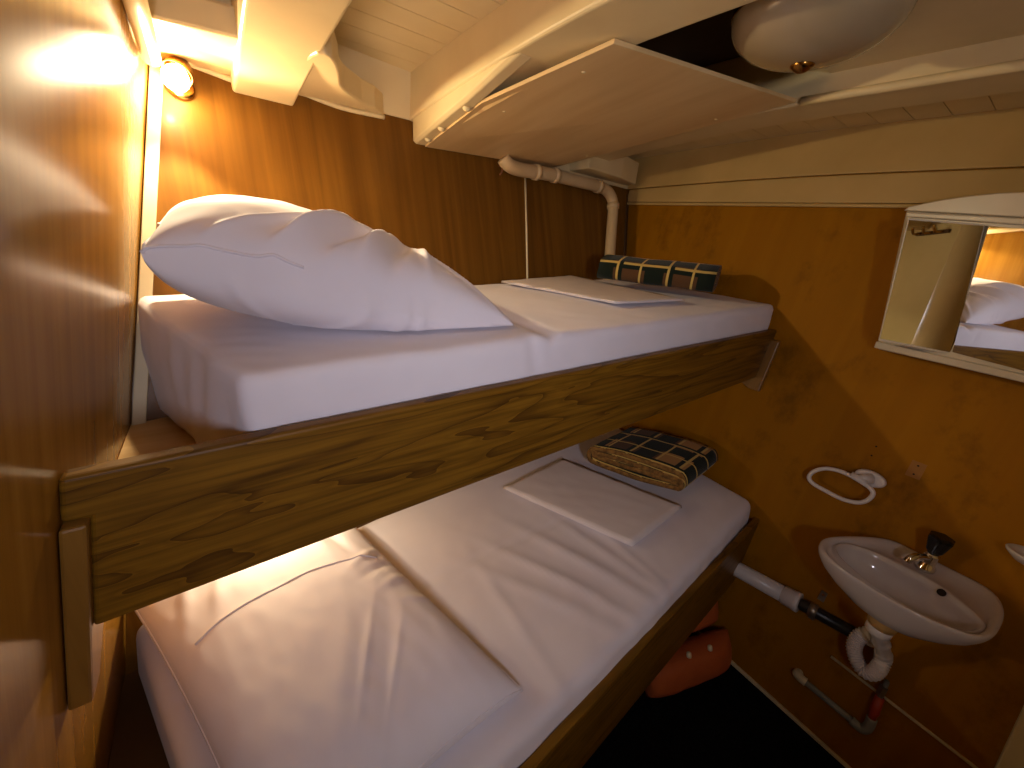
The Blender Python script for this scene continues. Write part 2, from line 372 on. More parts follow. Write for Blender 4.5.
# hull clamp and lodging knee between the beams (undersides at the head of the hull lining)
def clampz(x): return 0.60 - 0.03*(x - 0.3)
def knee(front, z, name, th=0.06):
    """front: list of (x, y) from left to right; closed along the hull"""
    loop = [Vector((x, y, z)) for x, y in front] + [Vector((x, yB(x, z) + 0.01, z)) for x, y in (front[-1], front[0])]
    return obj(name, slab(loop, (0, 0, th)), 'paint_beam', ce, bevel=0.005)
kp = [at_z(u, v, 0.60) for u, v in ((159, 21.5), (240, 40))]
knee([(0.135, kp[0].y), (0.30, kp[1].y)], 0.602, 'hull_clamp', 0.05)
kp2 = [at_z(u, v, 0.65) for u, v in ((165, 2), (247, 17))]
knee([(0.135, kp2[0].y), (0.30, kp2[1].y)], 0.652, 'hull_clamp', 0.04)
kn = [at_z(u, v, 0.60) for u, v in ((300, 62), (310, 55), (317, 52.5), (326, 53.5), (332, 57), (337, 64), (339.5, 72), (340.6, 84), (345, 90), (351.6, 95), (362, 102), (375, 108), (384, 115))]
kf = [(p.x, min(p.y, yB(p.x, 0.6) - 0.004)) for p in kn]
knee(kf, 0.598, 'lodging_knee', 0.06)
# white painted hull above the lining
lo_z = lambda x: 0.612
obj('hull_plank', slab([(0.1, yB(0.1, 0.605) - 0.004, 0.605), (0.80, yB(0.80, 0.605) - 0.004, 0.605), (0.80, yB(0.80, 0.83) - 0.10, 0.83), (0.1, yB(0.1, 0.83) - 0.10, 0.83)], NB*0.012), 'paint_white', ce)
obj('hull_plank', slab([(0.9, yB(0.9, 0.56) - 0.004, 0.56), (2.08, yB(2.08, 0.53) - 0.004, 0.53), (2.12, yB(2.12, 0.83) - 0.05, 0.83), (0.9, yB(0.9, 0.83) - 0.05, 0.83)], NB*0.012), 'paint_white', ce)
# rounded bead that caps the lining
obj('bead', tube(smooth_path([at_B(152, 46, 0.006), at_B(162, 52, 0.006), at_B(230, 79, 0.006), at_B(270, 93, 0.006), at_B(292, 100, 0.006)]), 0.0075, 8), 'paint_white', ce, smooth=True)
obj('bead', tube(smooth_path([at_B(299, 91, 0.006), at_B(340, 107, 0.006), at_B(384, 117, 0.006)]), 0.007, 8), 'paint_white', ce, smooth=True)
# timber along the top of the left bulkhead
pts = [at_L(151, 57, 0.018), at_L(143, 30, 0.018), at_L(135, 0, 0.018)]; e_ = (pts[2] - pts[0])
obj('corner_moulding', tube([pts[0], pts[2] + e_*1.2], 0.017, 10), 'paint_beam', ce, smooth=True)
# end block between third beam and right bulkhead
zz = 0.545
obj('hull_clamp', slab([(1.60, 0.84, zz+0.02), (1.85, 0.87, zz+0.01), (2.02, 0.915, zz), (2.05, yB(2.05, zz), zz), (1.58, yB(1.58, zz), zz+0.01)], (0, 0, 0.10)), 'paint_beam', ce, bevel=0.006)
# moulding along third beam
pp = []
for k in range(12):
    y = 0.02 - k*0.11; pp.append((1.572, y, zbeam(y) + 0.016))
obj('bead', tube(pp, 0.011, 10), 'paint_beam', ce, smooth=True)
# cornice boards on the right bulkhead
def l4(y): return 0.561 - 0.032*max(0, y)**1.5
def l3(y): return 0.706 - 0.036*max(0, y)**1.5
def cornice(name, zlo, zhi, t, mat, parent):
    bm = bmesh.new(); rows = []; n = 16; ya = YF
    for i in range(n+1):
        yb = cornerR(zlo(0.9)).y + 0.005; y = ya + (yb-ya)*i/n; a, b_ = zlo(y), zhi(y)
        rows.append([bm.verts.new((xR(y, a) - t, y, a)), bm.verts.new((xR(y, a) + 0.005, y, a)), bm.verts.new((xR(y, b_) + 0.005, y, b_)), bm.verts.new((xR(y, b_) - t, y, b_))])
    for a, b_ in zip(rows, rows[1:]):
        for k in range(4): bm.faces.new((a[k], a[(k+1) % 4], b_[(k+1) % 4], b_[k]))
    bm.faces.new(rows[0][::-1]); bm.faces.new(rows[-1])
    return obj(name, bm, mat, parent, bevel=0.004)
cornice('cornice_board', lambda y: 0.466, lambda y: l4(y) - 0.003, 0.014, 'cornice_paint', ce)
cornice('cornice_bead', lambda y: 0.452, lambda y: 0.464, 0.020, 'cornice_paint', ce)
cornice('deck_beam', l4, lambda y: 0.82, 0.020, 'cornice_paint', ce)

# loose plywood panel closing the bay between second and third beams
A_, B_, C_, D_ = at_B(425, 147, 0.004), at_x(614, 43.5, 0.893), at_x(796, 102.5, 1.535), at_B(552, 168, 0.004)
E_ = at_x(481, 103.5, 0.832)
pn = obj('ceiling_panel', slab([A_, E_, B_, C_, D_], (0, 0, 0.009)), 'panel_ply', bevel=0.0015)
tag(pn, 'thin plywood panel fixed under the white deck beams', 'panel')
for (s, t) in ((0.94, 0.25), (0.05, 0.5), (0.06, 0.85), (0.93, 0.8)):
    p = bil([A_, D_, C_, B_], s, t) + Vector((0, 0, -0.0005))
    obj('screw', lathe([(0.005, 0), (0.004, 0.0018), (0, 0.002)], p, (0, 0, -1), 10), 'paint_white', pn)

# dome ceiling light
dc = Vector((1.216, -0.124, 0)); dz = 0.728
t = thing('ceiling_lamp', 'unlit white glass dome lamp with a brass knob on the deck head', 'lamp', (dc.x, dc.y, dz))
obj('base_plate', lathe([(0, 0), (0.150, 0), (0.150, 0.014), (0.142, 0.022), (0, 0.022)], (dc.x, dc.y, dz+0.018), (0, 0, -1), 40), 'brass', t, smooth=False)
R0, H0 = 0.148, 0.078
prof = [(R0*math.sin(a), H0*math.cos(a)) for a in [math.pi/2*k/14 for k in range(15)]]
obj('glass_dome', lathe([(R0, -0.002)] + [(r, h) for r, h in prof[::-1]], (dc.x, dc.y, dz), (0, 0, -1), 48), 'frosted', t, smooth=True)
obj('knob', lathe([(0.021, 0), (0.022, 0.004), (0.015, 0.009), (0.009, 0.013), (0, 0.015)], (dc.x, dc.y, dz - H0 + 0.002), (0, 0, -1), 20), 'brass', t, smooth=True)

# ------------------------------------------------------------------ bunks
def board_y(x): return 0.0193*x
# -- upper bunk
ub = thing('upper_bunk', 'upper bunk shelf with a wide dark-grained oak front board', 'bunk', (0, 0, -0.18))
xr = xR(0.03, -0.03) - 0.001
def bz(x): return -0.2305 + 0.0215*x
ol = [(xL(0, 0), 0.0), (xL(0, -0.06), -0.060), (0.012, -0.062), (-0.022, bz(0)), (1.938, bz(1.95)), (1.947, -0.033), (1.972, -0.030), (xr+0.006, 0.002)]
fb = obj('front_board', slab([(x, board_y(x), z) for x, z in ol], (0, 0.026, 0)), 'oak_board', ub, bevel=0.006, bseg=3)
# cleats screwed to the bulkheads under the board ends
def cleat(pw, side):
    bm = bmesh.new()
    z0, z1 = (-0.345, -0.061) if side < 0 else (-0.238, -0.034)
    fx = xL if side < 0 else xR; th = 0.026 if side < 0 else -0.022
    y0 = -0.014; prof = [(y0, z0), (y0, z1), (0.085, z1), (0.085, -0.235 if side < 0 else -0.215), (0.03, z0 + (0.0 if side < 0 else 0.0))]
    a = [bm.verts.new((fx(y, z) + (0.0008 if side < 0 else -0.0008), y + (0 if side < 0 else 0.02), z)) for y, z in prof]
    b_ = [bm.verts.new((fx(y, z) + th, y + (0 if side < 0 else 0.02), z)) for y, z in prof]
    bm.faces.new(a); bm.faces.new(b_[::-1])
    for i in range(5): j = (i+1) % 5; bm.faces.new((a[i], b_[i], b_[j], a[j]))
    return obj('cleat', bm, 'cleat_wood', pw, bevel=0.004)
cleat(ub, -1); cleat(ub, 1)
zb_ = -0.168
obj('base_panel', slab([(xL(0.03, zb_) + 0.001, 0.028, zb_), (xR(0.05, zb_) - 0.002, 0.066, zb_), (xR(0.75, zb_) - 0.002, yB(1.9, zb_) - 0.003, zb_), (xL(0.5, zb_) + 0.001, yB(0, zb_) - 0.003, zb_)], (0, 0, -0.018)), 'base_ply', ub)
# -- lower bunk
lb = thing('lower_bunk', 'lower bunk shelf with a plain varnished wooden front board', 'bunk', (0, -0.3, -0.85))
def lby(x): return -0.3555 + 0.1*x
xl_, xr_ = xL(-0.35, -0.85) + 0.03, xR(-0.18, -0.72) - 0.001
lo2 = [(xL(-0.37, -0.706), -0.706), (xL(-0.37, -1.0), -1.0), (xR(-0.18, -1.0), -1.0), (xR(-0.18, -0.706), -0.706)]
obj('front_board', slab([(x, lby(x), z) for x, z in lo2], (0.0, 0.022, 0)), 'oak_board', lb, bevel=0.004)
zl = -0.80
obj('base_panel', slab([(xL(0, zl) + 0.001, lby(0) + 0.024, zl), (xR(0, zl) - 0.002, lby(1.8) + 0.024, zl), (xR(0.5, zl) - 0.002, yB(1.8, zl) - 0.003, zl), (xL(0.3, zl) + 0.001, yB(-0.15, zl) - 0.003, zl)], (0, 0, -0.018)), 'trim_dark', lb)  # dark material puts the shade around the lower base into its colour

# -- mattresses: rounded blocks mapped onto a plan quad, with drawn-tight sheet creases
def mattress(name, qb, qt, r, disp, nx=150, ny=60, nz=16):
    """qb/qt: bottom and top plan quads FL, FR, BR, BL (Vectors)"""
    qb = [Vector(p) for p in qb]; qt = [Vector(p) for p in qt]
    Lx, Ly, Lz = (qt[1]-qt[0]).length, (qt[3]-qt[0]).length, (qt[0]-qb[0]).length
    D = (Lx, Ly, Lz); bm = bmesh.new(); cache = {}
    def P(i, j, k):
        key = (i, j, k)
        if key in cache: return cache[key]
        p = [Lx*i/nx, Ly*j/ny, Lz*k/nz]; c = [min(max(p[a], r), D[a]-r) for a in range(3)]
        d = Vector([p[a]-c[a] for a in range(3)]); n = d.normalized() if d.length > 1e-9 else Vector((0, 0, 0))
        q_ = Vector(c) + n*r if d.length > 1e-9 else Vector(p)
        s, t_, w = q_.x/Lx, q_.y/Ly, q_.z/Lz
        pos = bil(qb, s, t_).lerp(bil(qt, s, t_), w)
        pos += disp(s, t_, w, n)
        cache[key] = bm.verts.new(pos); return cache[key]
    for i in range(nx):
        for j in range(ny):
            bm.faces.new((P(i, j, nz), P(i+1, j, nz), P(i+1, j+1, nz), P(i, j+1, nz)))
            bm.faces.new((P(i, j, 0), P(i, j+1, 0), P(i+1, j+1, 0), P(i+1, j, 0)))
    for k in range(nz):
        for i in range(nx):
            bm.faces.new((P(i, 0, k), P(i+1, 0, k), P(i+1, 0, k+1), P(i, 0, k+1)))
            bm.faces.new((P(i, ny, k), P(i, ny, k+1), P(i+1, ny, k+1), P(i+1, ny, k)))
        for j in range(ny):
            bm.faces.new((P(0, j, k), P(0, j, k+1), P(0, j+1, k+1), P(0, j+1, k)))
            bm.faces.new((P(nx, j, k), P(nx, j+1, k), P(nx, j+1, k+1), P(nx, j, k+1)))
    return obj(name, bm, 'sheet', smooth=True)
def gauss(d, w): return math.exp(-(d/w)**2)
def up_disp(s, t, w, n):
    v = Vector((0, 0, 0))
    if w > 0.6:
        v.z += 0.012*math.sin(math.pi*s)*math.sin(math.pi*t) + 0.003*noise.noise((s*9, t*3, 1.3))
        v.z += -0.010*gauss(s - 0.335 - 0.02*t, 0.012)*(w-0.6)/0.4 + 0.003*gauss(s - 0.36 - 0.02*t, 0.02)
        v.z += 0.0016*noise.noise((s*30 + t*8, t*12, 4.1))
        if s > 0.34: v.z -= 0.006
    if t < 0.1:
        v.y += -0.006*math.sin(math.pi*w)*(1 + 0.4*math.sin(s*7)) + 0.004*noise.noise((s*22 + w*3, w*2.5, 7.7)) + 0.007*gauss(s - 0.335 + 0.03*w, 0.008)*w
        v.y += 0.004*noise.noise((s*60, w*1.5, 2.2))*gauss(s, 0.06)
    if s < 0.08: v.x += 0.010*noise.noise((t*9 + w*2, w*1.5, 3.3)) - 0.006*math.sin(math.pi*w)
    return v
zq = -0.165
um = mattress('mattress', [(0.200, 0.04, zq), (xR(0.1, zq) - 0.01, 0.070, zq), (xR(0.7, zq) - 0.02, yB(1.88, zq) - 0.02, zq), (0.022, 0.555, zq)],
              [(0.190, 0.044, 0.082), (xR(0.1, 0.1) - 0.012, 0.072, 0.100), (xR(0.7, 0.1) - 0.02, yB(1.94, 0.09) - 0.015, 0.094), (0.030, yB(0.05, 0.1) - 0.015, 0.106)], 0.016, up_disp)
tag(um, 'thick white sheeted mattress on the upper bunk', 'mattress')
def low_disp(s, t, w, n):
    v = Vector((0, 0, 0))
    if w > 0.6:
        v.z += 0.010*math.sin(math.pi*s)*math.sin(math.pi*t) + 0.004*noise.noise((s*7, t*3, 5.3))
        for (s0, k, a, wd) in ((0.47, -0.16, 0.008, 0.010), (0.53, -0.12, 0.009, 0.012), (0.58, -0.05, 0.006, 0.010), (0.62, 0.05, 0.005, 0.008), (0.42, -0.2, 0.005, 0.012), (0.37, 0.08, 0.005, 0.01)):
            v.z += a*gauss(s - s0 - k*(t - 0.3), wd)*gauss(t - 0.28, 0.26)
        v.z += 0.0018*noise.noise((s*26 - t*9, t*10, 6.1))
        v.z -= 0.0035*gauss((t - 0.5) + 0.28*(s - 0.5), 0.008)
    if t < 0.12:
        v.y += -0.004*math.sin(math.pi*w) + 0.004*noise.noise((s*26, w*2, 1.9)) - 0.016*math.sin(math.pi*s)
    return v
zq = -0.797
lm = mattress('mattress', [(0.07, lby(0.05) + 0.030, zq), (xR(-0.1, zq) - 0.015, lby(1.75) + 0.030, zq), (xR(0.5, zq) - 0.02, yB(1.78, zq) - 0.02, zq), (-0.135, yB(-0.13, zq) - 0.02, zq)],
              [(0.075, lby(0.05) + 0.052, -0.650), (xR(-0.1, -0.645) - 0.012, lby(1.8) + 0.044, -0.648), (xR(0.5, -0.645) - 0.02, yB(1.8, -0.645) - 0.015, -0.645), (-0.112, yB(-0.1, -0.645) - 0.02, -0.645)], 0.026, low_disp)
tag(lm, 'white sheeted mattress on the lower bunk', 'mattress')

# -- pillows
def pillow(name, q, hu, hd, fold, floorz=None, n=120, pinch=0.05, pw=3.2, ex=0.55, ext=0.55, skew=0.0, exb=None):
    """q: FL, FR, BR, BL corners of the seam surface; hu/hd: puff above/below"""
    q = [Vector(p) for p in q]; bm = bmesh.new(); top = {}; bot = {}
    def pos(s, t, sgn):
        a, b_ = 2*s-1, 2*t-1
        aa = a*(1 - pinch*(1 - b_*b_)*abs(a)**2); bb = b_*(1 - pinch*(1 - a*a)*abs(b_)**2)
        p = bil(q, (aa+1)/2, (bb+1)/2)
        h = max(0.0, (1 - abs(a)**pw))**ex * max(0.0, (1 - abs(b_)**pw))**ext * (1 - skew*a)
        if sgn > 0: p.z += hu*h + fold(s, t, 1)*h**0.35
        else:
            if exb: h = max(0.0, (1 - abs(a)**pw))**exb * max(0.0, (1 - abs(b_)**pw))**ext * (1 - skew*a)
            p.z -= hd*h; p.y -= fold(s, t, -1)*h**0.35*(1 if t < 0.5 else 0)
        return p
    for i in range(n+1):
        for j in range(n+1):
            s, t = i/n, j/n
            s = 0.5 - 0.5*math.cos(math.pi*s)*0.85 - 0.075*(1 - 2*s); t = 0.5 - 0.5*math.cos(math.pi*t)*0.85 - 0.075*(1 - 2*t)
            s, t = min(max(s, 0), 1), min(max(t, 0), 1)
            top[i, j] = bm.verts.new(pos(s, t, 1))
            if 0 < i < n and 0 < j < n:
                p = pos(s, t, -1)
                if floorz is not None: p.z = max(p.z, floorz)
                bot[i, j] = bm.verts.new(p)
            else: bot[i, j] = top[i, j]
    for i in range(n):
        for j in range(n):
            bm.faces.new((top[i, j], top[i+1, j], top[i+1, j+1], top[i, j+1]))
            bm.faces.new((bot[i, j], bot[i, j+1], bot[i+1, j+1], bot[i+1, j]))
    o_ = obj(name, bm, 'sheet', smooth=True)
    return o_, pos
def crease(d, w): return math.exp(-(d/(w*0.5))**2)
def f_up(s, t, g):
    if g < 0:
        return 0.010*noise.noise((s*6, t*3, 8.3)) + 0.012*crease((s - 0.40) + 0.8*(t - 0.1), 0.05) + 0.010*crease((s - 0.55) + 0.5*(t - 0.1), 0.035) + 0.009*crease((s - 0.62) + 0.3*(t - 0.1), 0.03) + 0.008*crease((s - 0.22) - 0.6*(t - 0.1), 0.04)
    z = 0.006*noise.noise((s*5, t*4, 0.3)) + 0.003*noise.noise((s*13, t*9, 2.3))
    z += 0.024*crease((s - 0.34) - 0.9*(t - 0.10), 0.05)*gauss(t - 0.16, 0.18)
    z -= 0.018*crease((s - 0.42) - 0.8*(t - 0.10), 0.06)*gauss(t - 0.14, 0.17)
    z += 0.020*crease((s - 0.56) - 0.45*(t - 0.20), 0.045)*gauss(t - 0.24, 0.24)
    z -= 0.016*crease((s - 0.63) - 0.40*(t - 0.20), 0.05)*gauss(t - 0.20, 0.22)
    z += 0.014*crease((s - 0.74) - 0.25*(t - 0.25), 0.030)*gauss(t - 0.22, 0.2)
    z += 0.012*crease((s - 0.20) - 1.2*(t - 0.08), 0.05)*gauss(t - 0.1, 0.12)
    z += 0.008*crease((s - 0.85) + 0.5*(t - 0.2), 0.03)*gauss(t - 0.2, 0.2)
    return z
up, upos = pillow('pillow', [(0.110, 0.135, 0.240), (0.725, 0.118, 0.098), (0.735, 0.60, 0.13), (0.098, 0.58, 0.25)], 0.116, 0.10, f_up, floorz=0.098, pw=2.4, ex=0.52, ext=0.33, skew=0.12, exb=0.26)
tag(up, 'plump white pillow propped against the left bulkhead on the upper bunk', 'pillow')
def seam(parent, posf, pts, r, name='seam', dz=0.001):
    ps = [posf(s, t, 1) + Vector((0, 0, dz)) for s, t in pts]
    return obj(name, tube(ps, r, 6), 'sheet', parent, smooth=True)
seam(up, upos, [(k/30*0.32, 0.004) for k in range(31)], 0.0025)
seam(up, upos, [(0.004, k/20) for k in range(21)], 0.0028)
def f_low(s, t, g):
    if g < 0: return 0.0
    z = 0.005*noise.noise((s*5, t*4, 3.3)) + 0.0025*noise.noise((s*16, t*14, 2.3))
    z += 0.007*gauss((s - 0.15) - 0.4*(t - 0.8), 0.03)*gauss(t - 0.85, 0.12)
    z += 0.008*gauss((s - 0.28) - 0.5*(t - 0.8), 0.03)*gauss(t - 0.8, 0.13)
    z += 0.010*gauss((s - 0.72), 0.03)*gauss(t - 0.82, 0.1) - 0.01*gauss((s - 0.80), 0.03)*gauss(t - 0.80, 0.1)
    z += 0.006*gauss((s - 0.45) - 0.9*(t - 0.3), 0.05)*gauss(t - 0.25, 0.2)
    z -= 0.004*gauss((s - 0.60) - 0.9*(t - 0.25), 0.04)*gauss(t - 0.25, 0.2)
    z += 0.009*crease((t - 0.66) - 0.35*(s - 0.88), 0.03)*gauss(s - 0.86, 0.10) - 0.008*crease((t - 0.58) - 0.25*(s - 0.88), 0.035)*gauss(s - 0.86, 0.10)
    z += 0.007*crease((t - 0.50) - 0.2*(s - 0.88), 0.03)*gauss(s - 0.88, 0.09) + 0.006*crease((t - 0.40) + 0.15*(s - 0.88), 0.03)*gauss(s - 0.90, 0.08)
    z += 0.006*crease((t - 0.30) - 0.9*(s - 0.55), 0.03)*gauss(s - 0.55, 0.14) + 0.005*crease((t - 0.22) - 0.8*(s - 0.60), 0.025)*gauss(s - 0.6, 0.14)
    # flap of the pillow case: a step in the cloth
    ft = 0.60 + 0.06*math.sin(s*3.0)
    if t > ft: z -= 0.004*min(1, (t-ft)/0.01)*gauss(s - 0.5, 0.42)
    return z
lp, lpos = pillow('pillow', [(0.118, -0.265, -0.617), (0.588, -0.205, -0.625), (0.392, 0.475, -0.572), (-0.104, 0.425, -0.560)], 0.098, 0.06, f_low, floorz=-0.637, pinch=0.05, ex=0.48, ext=0.5)
tag(lp, 'flat white pillow at the head of the lower bunk', 'pillow')
seam(lp, lpos, [(0.10 + k/30*0.80, 0.60 + 0.06*math.sin((0.10 + k/30*0.80)*3.0)) for k in range(31)], 0.0022, 'flap_seam')
for pts in ([(0.004, k/24) for k in range(25)], [(k/24, 0.004) for k in range(25)], [(0.996, k/24) for k in range(25)]):
    seam(lp, lpos, pts, 0.0015, 'edge_seam')

# -- folded top sheets
def folded_sheet(corners, layers, th, label, sag=0.0):
    q = [Vector(p) for p in corners]; root = thing('folded_sheet', label, 'sheet', sum(q, Vector())/4)
    for k in range(layers):
        bm = bmesh.new(); nx, ny = 24, 16; g = {}
        ins = 0.006*((k*37) % 5)/5
        for i in range(nx+1):
            for j in range(ny+1):
                s, t_ = ins + (1-2*ins)*i/nx, ins + (1-2*ins)*j/ny
                p = bil(q, s, t_); base = p.z + k*th + 0.0015*noise.noise((s*6, t_*5, k*3.1)) + sag*(s*(1-s))
                for sg in (0, 1):
                    e = 1 if 0 < j < ny and 0 < i < nx else 0.35
                    g[i, j, sg] = bm.verts.new((p.x, p.y, base + th*(0.5 + (sg-0.5)*0.92*e) + (0.0025*noise.noise((s*8, t_*14, 9.1)) if k == layers-1 and sg else 0)))
        for i in range(nx):
            for j in range(ny):
                bm.faces.new((g[i, j, 1], g[i+1, j, 1], g[i+1, j+1, 1], g[i, j+1, 1])); bm.faces.new((g[i, j, 0], g[i, j+1, 0], g[i+1, j+1, 0], g[i+1, j, 0]))
        for i in range(nx):
            for j in (0, ny): bm.faces.new((g[i, j, 0], g[i+1, j, 0], g[i+1, j, 1], g[i, j, 1]))
        for j in range(ny):
            for i in (0, nx): bm.faces.new((g[i, j, 0], g[i, j+1, 0], g[i, j+1, 1], g[i, j, 1]))
        obj('layer', bm, 'sheet_fold', root, smooth=True)
    return root
zs = 0.106
folded_sheet([at_z(501, 282.5, zs), at_z(616, 304.5, zs), at_z(685, 301, zs), at_z(571, 276.5, zs)], 2, 0.0035, 'folded white sheet lying on the upper mattress beside the plaid blanket')
zs = -0.6335
folded_sheet([at_z(503, 489, zs), at_z(632, 547, zs), at_z(682, 508, zs), at_z(562, 460, zs)], 3, 0.0042, 'folded white sheet lying on the lower mattress beside the plaid blanket')

# -- plaid blankets: a folded flat roll, extruded
def blanket(A, e, p, width, depth, h, turns, label, jit, z0):
    """A: near-left bottom corner; e: unit vector along the layered edge; p: unit vector of extrusion"""
    e, p = Vector(e).normalized(), Vector(p).normalized(); root = thing('folded_blanket', label, 'blanket', A)
    n = 46*turns; th = h/(2*turns + 0.6)*0.86; path = []
    for i in range(n+1):
        a = 2*math.pi*i/46; k = i/46/turns
        hh = (h/2)*(1 - 0.86*k) - th*0.5; ww = width/2 - hh*0.2 - 0.012*k*turns
        c, s_ = math.cos(a), math.sin(a)
        x = (ww - hh)*max(-1, min(1, 1.5*c)) + hh*c*0.9; y = hh*s_ + hh*0.0
        path.append(Vector((x, y + 0.007*noise.noise((x*7, k*2.2, jit))*(1-0.4*abs(c)))))
    bm = bmesh.new(); uvl = bm.loops.layers.uv.new('UVMap'); nd = 10; g = {}; lens = [0.0]
    for i in range(1, len(path)): lens.append(lens[-1] + (path[i]-path[i-1]).length)
    for i, q in enumerate(path):
        t_ = (path[min(i+1, n)] - path[max(i-1, 0)]).normalized(); nn = Vector((-t_.y, t_.x))
        for j in range(nd+1):
            f = j/nd; ext = depth*f*(1 + 0.0*i)
            rag = (0.012*noise.noise((i*0.11, jit, 0)) if j == 0 else 0)
            for sg in (-1, 1):
                r2 = q + nn*th*0.37*sg
                w = A + e*(width/2 + r2.x) + p*(ext + rag) + Vector((0, 0, h/2 + r2.y + 0.004*noise.noise((r2.x*9, f*4, jit+3))))
                w.z = max(w.z, z0)
                g[i, j, sg] = bm.verts.new(w)
    def face(ks, fl, end=False):
        f = bm.faces.new([g[k] for k in ks])
        for lp_, k in zip(f.loops, ks): lp_[uvl].uv = (lens[k[0]]*1.0 + (0.0 if k[2] > 0 else 0.03), fl if end else depth*k[1]/nd + fl)
        f.smooth = True; f.material_index = 1 if end else 0
    for i in range(n):
        for j in range(nd):
            for sg in (-1, 1):
                ks = [(i, j, sg), (i+1, j, sg), (i+1, j+1, sg), (i, j+1, sg)]
                face(ks if sg > 0 else ks[::-1], jit*0.05)
        face([(i, 0, -1), (i+1, 0, -1), (i+1, 0, 1), (i, 0, 1)], 0.75*0.19, True); face([(i, nd, -1), (i, nd, 1), (i+1, nd, 1), (i+1, nd, -1)], 0.75*0.19, True)
    for i in (0, n):
        for j in range(nd): face([(i, j, -1), (i, j, 1), (i, j+1, 1), (i, j+1, -1)], jit*0.05)
    o_ = obj('folded_cloth', bm, 'plaid', root, smooth=True); o_.data.materials.append(M['blanket_edge']); return root, o_
a, b_ = at_z(583, 466, -0.624), at_z(683, 503, -0.624)
blanket(a, b_ - a, (0.93, 0.12, 0), (b_-a).length, 0.30, 0.140, 2, 'plaid blanket folded in a thick bundle on the lower mattress', 1.7, -0.628)
a, b_ = at_z(594, 284, 0.112), at_z(712, 299, 0.112)
blanket(a + Vector((0.005, 0, 0)), (0.86, 0.40, 0), b_ - a, 0.27, (b_-a).length*0.98, 0.115, 3, 'plaid blanket folded in a dark bundle at the end of the upper mattress', 4.2, 0.108)

# ------------------------------------------------------------------ reading lamps (the room's lit lamps)
def reading_lamp(wall_pt, bulb_pt, aim, watts, spot, wide, label):
    t = thing('reading_lamp', label, 'lamp', wall_pt, 'reading lamps'); wall_pt, bulb_pt, aim = Vector(wall_pt), Vector(bulb_pt), Vector(aim).normalized()
    obj('wall_plate', lathe([(0, 0), (0.028, 0), (0.028, 0.006), (0.022, 0.010), (0, 0.010)], wall_pt, -NB, 24), 'brass', t, smooth=True)
    back = bulb_pt - aim*0.045
    obj('arm', tube([wall_pt - NB*0.008, wall_pt.lerp(back, 0.5) + Vector((0, 0, 0.006)), back], 0.005, 8), 'brass', t, smooth=True)
    obj('shade', lathe([(0.012, -0.056), (0.020, -0.052), (0.025, -0.036), (0.029, -0.016), (0.027, -0.016), (0.023, -0.036), (0.018, -0.048), (0.012, -0.050)], bulb_pt, aim, 28), 'brass', t, smooth=True)
    bl = obj('bulb', lathe([(0, -0.040), (0.012, -0.034), (0.022, -0.014), (0.0255, 0.0), (0.022, 0.013), (0.013, 0.022), (0, 0.0255)], bulb_pt, aim, 20), 'bulb', t, smooth=True)
    ld = bpy.data.lights.new('bulb_light', 'POINT'); ld.energy = watts; ld.color = (1.0, 0.80, 0.50); ld.shadow_soft_size = 0.008
    l = bpy.data.objects.new('bulb_light', ld); C.objects.link(l); l.location = bulb_pt + aim*0.036; l.parent = t; l.matrix_parent_inverse = t.matrix_world.inverted()
    if spot:
        ld = bpy.data.lights.new('reflector_beam', 'SPOT'); ld.energy = spot; ld.color = (1.0, 0.80, 0.50); ld.shadow_soft_size = 0.015; ld.spot_size = math.radians(100); ld.spot_blend = 0.25
        l = bpy.data.objects.new('reflector_beam', ld); C.objects.link(l)
        l.matrix_world = Matrix.Translation(bulb_pt + aim*0.046) @ (-Vector((-0.04, -0.50, -0.78))).to_track_quat('Z', 'Y').to_matrix().to_4x4()
        l.parent = t; l.matrix_parent_inverse = t.matrix_world.inverted()
    if wide:
        ld = bpy.data.lights.new('reflector_glow', 'SPOT'); ld.energy = wide; ld.color = (1.0, 0.80, 0.50); ld.shadow_soft_size = 0.015; ld.spot_size = math.radians(128); ld.spot_blend = 0.6
        l = bpy.data.objects.new('reflector_glow', ld); C.objects.link(l)
        l.matrix_world = Matrix.Translation(bulb_pt + aim*0.046) @ (-Vector((0.66, -0.66, -0.30))).to_track_quat('Z', 'Y').to_matrix().to_4x4()
        l.parent = t; l.matrix_parent_inverse = t.matrix_world.inverted()
    return t
wp = at_B(180, 88); bp_ = wp - NB*0.062 + Vector((-0.012, 0, -0.012))
reading_lamp(wp, bp_, (-0.25, -0.60, -0.62), UP_LAMP_W, UP_SPOT_W, UP_WIDE_W, 'lit reading lamp glowing on the hull lining above the upper pillow')
wp = Vector((0.20, yB(0.20, -0.32), -0.32)); bp_ = wp - NB*0.075 + Vector((0.0, 0, -0.015))
reading_lamp(wp, bp_, (-0.10, -0.55, -0.75), LOW_LAMP_W, 0, 0, 'reading lamp hidden under the upper bunk lighting the lower pillow')

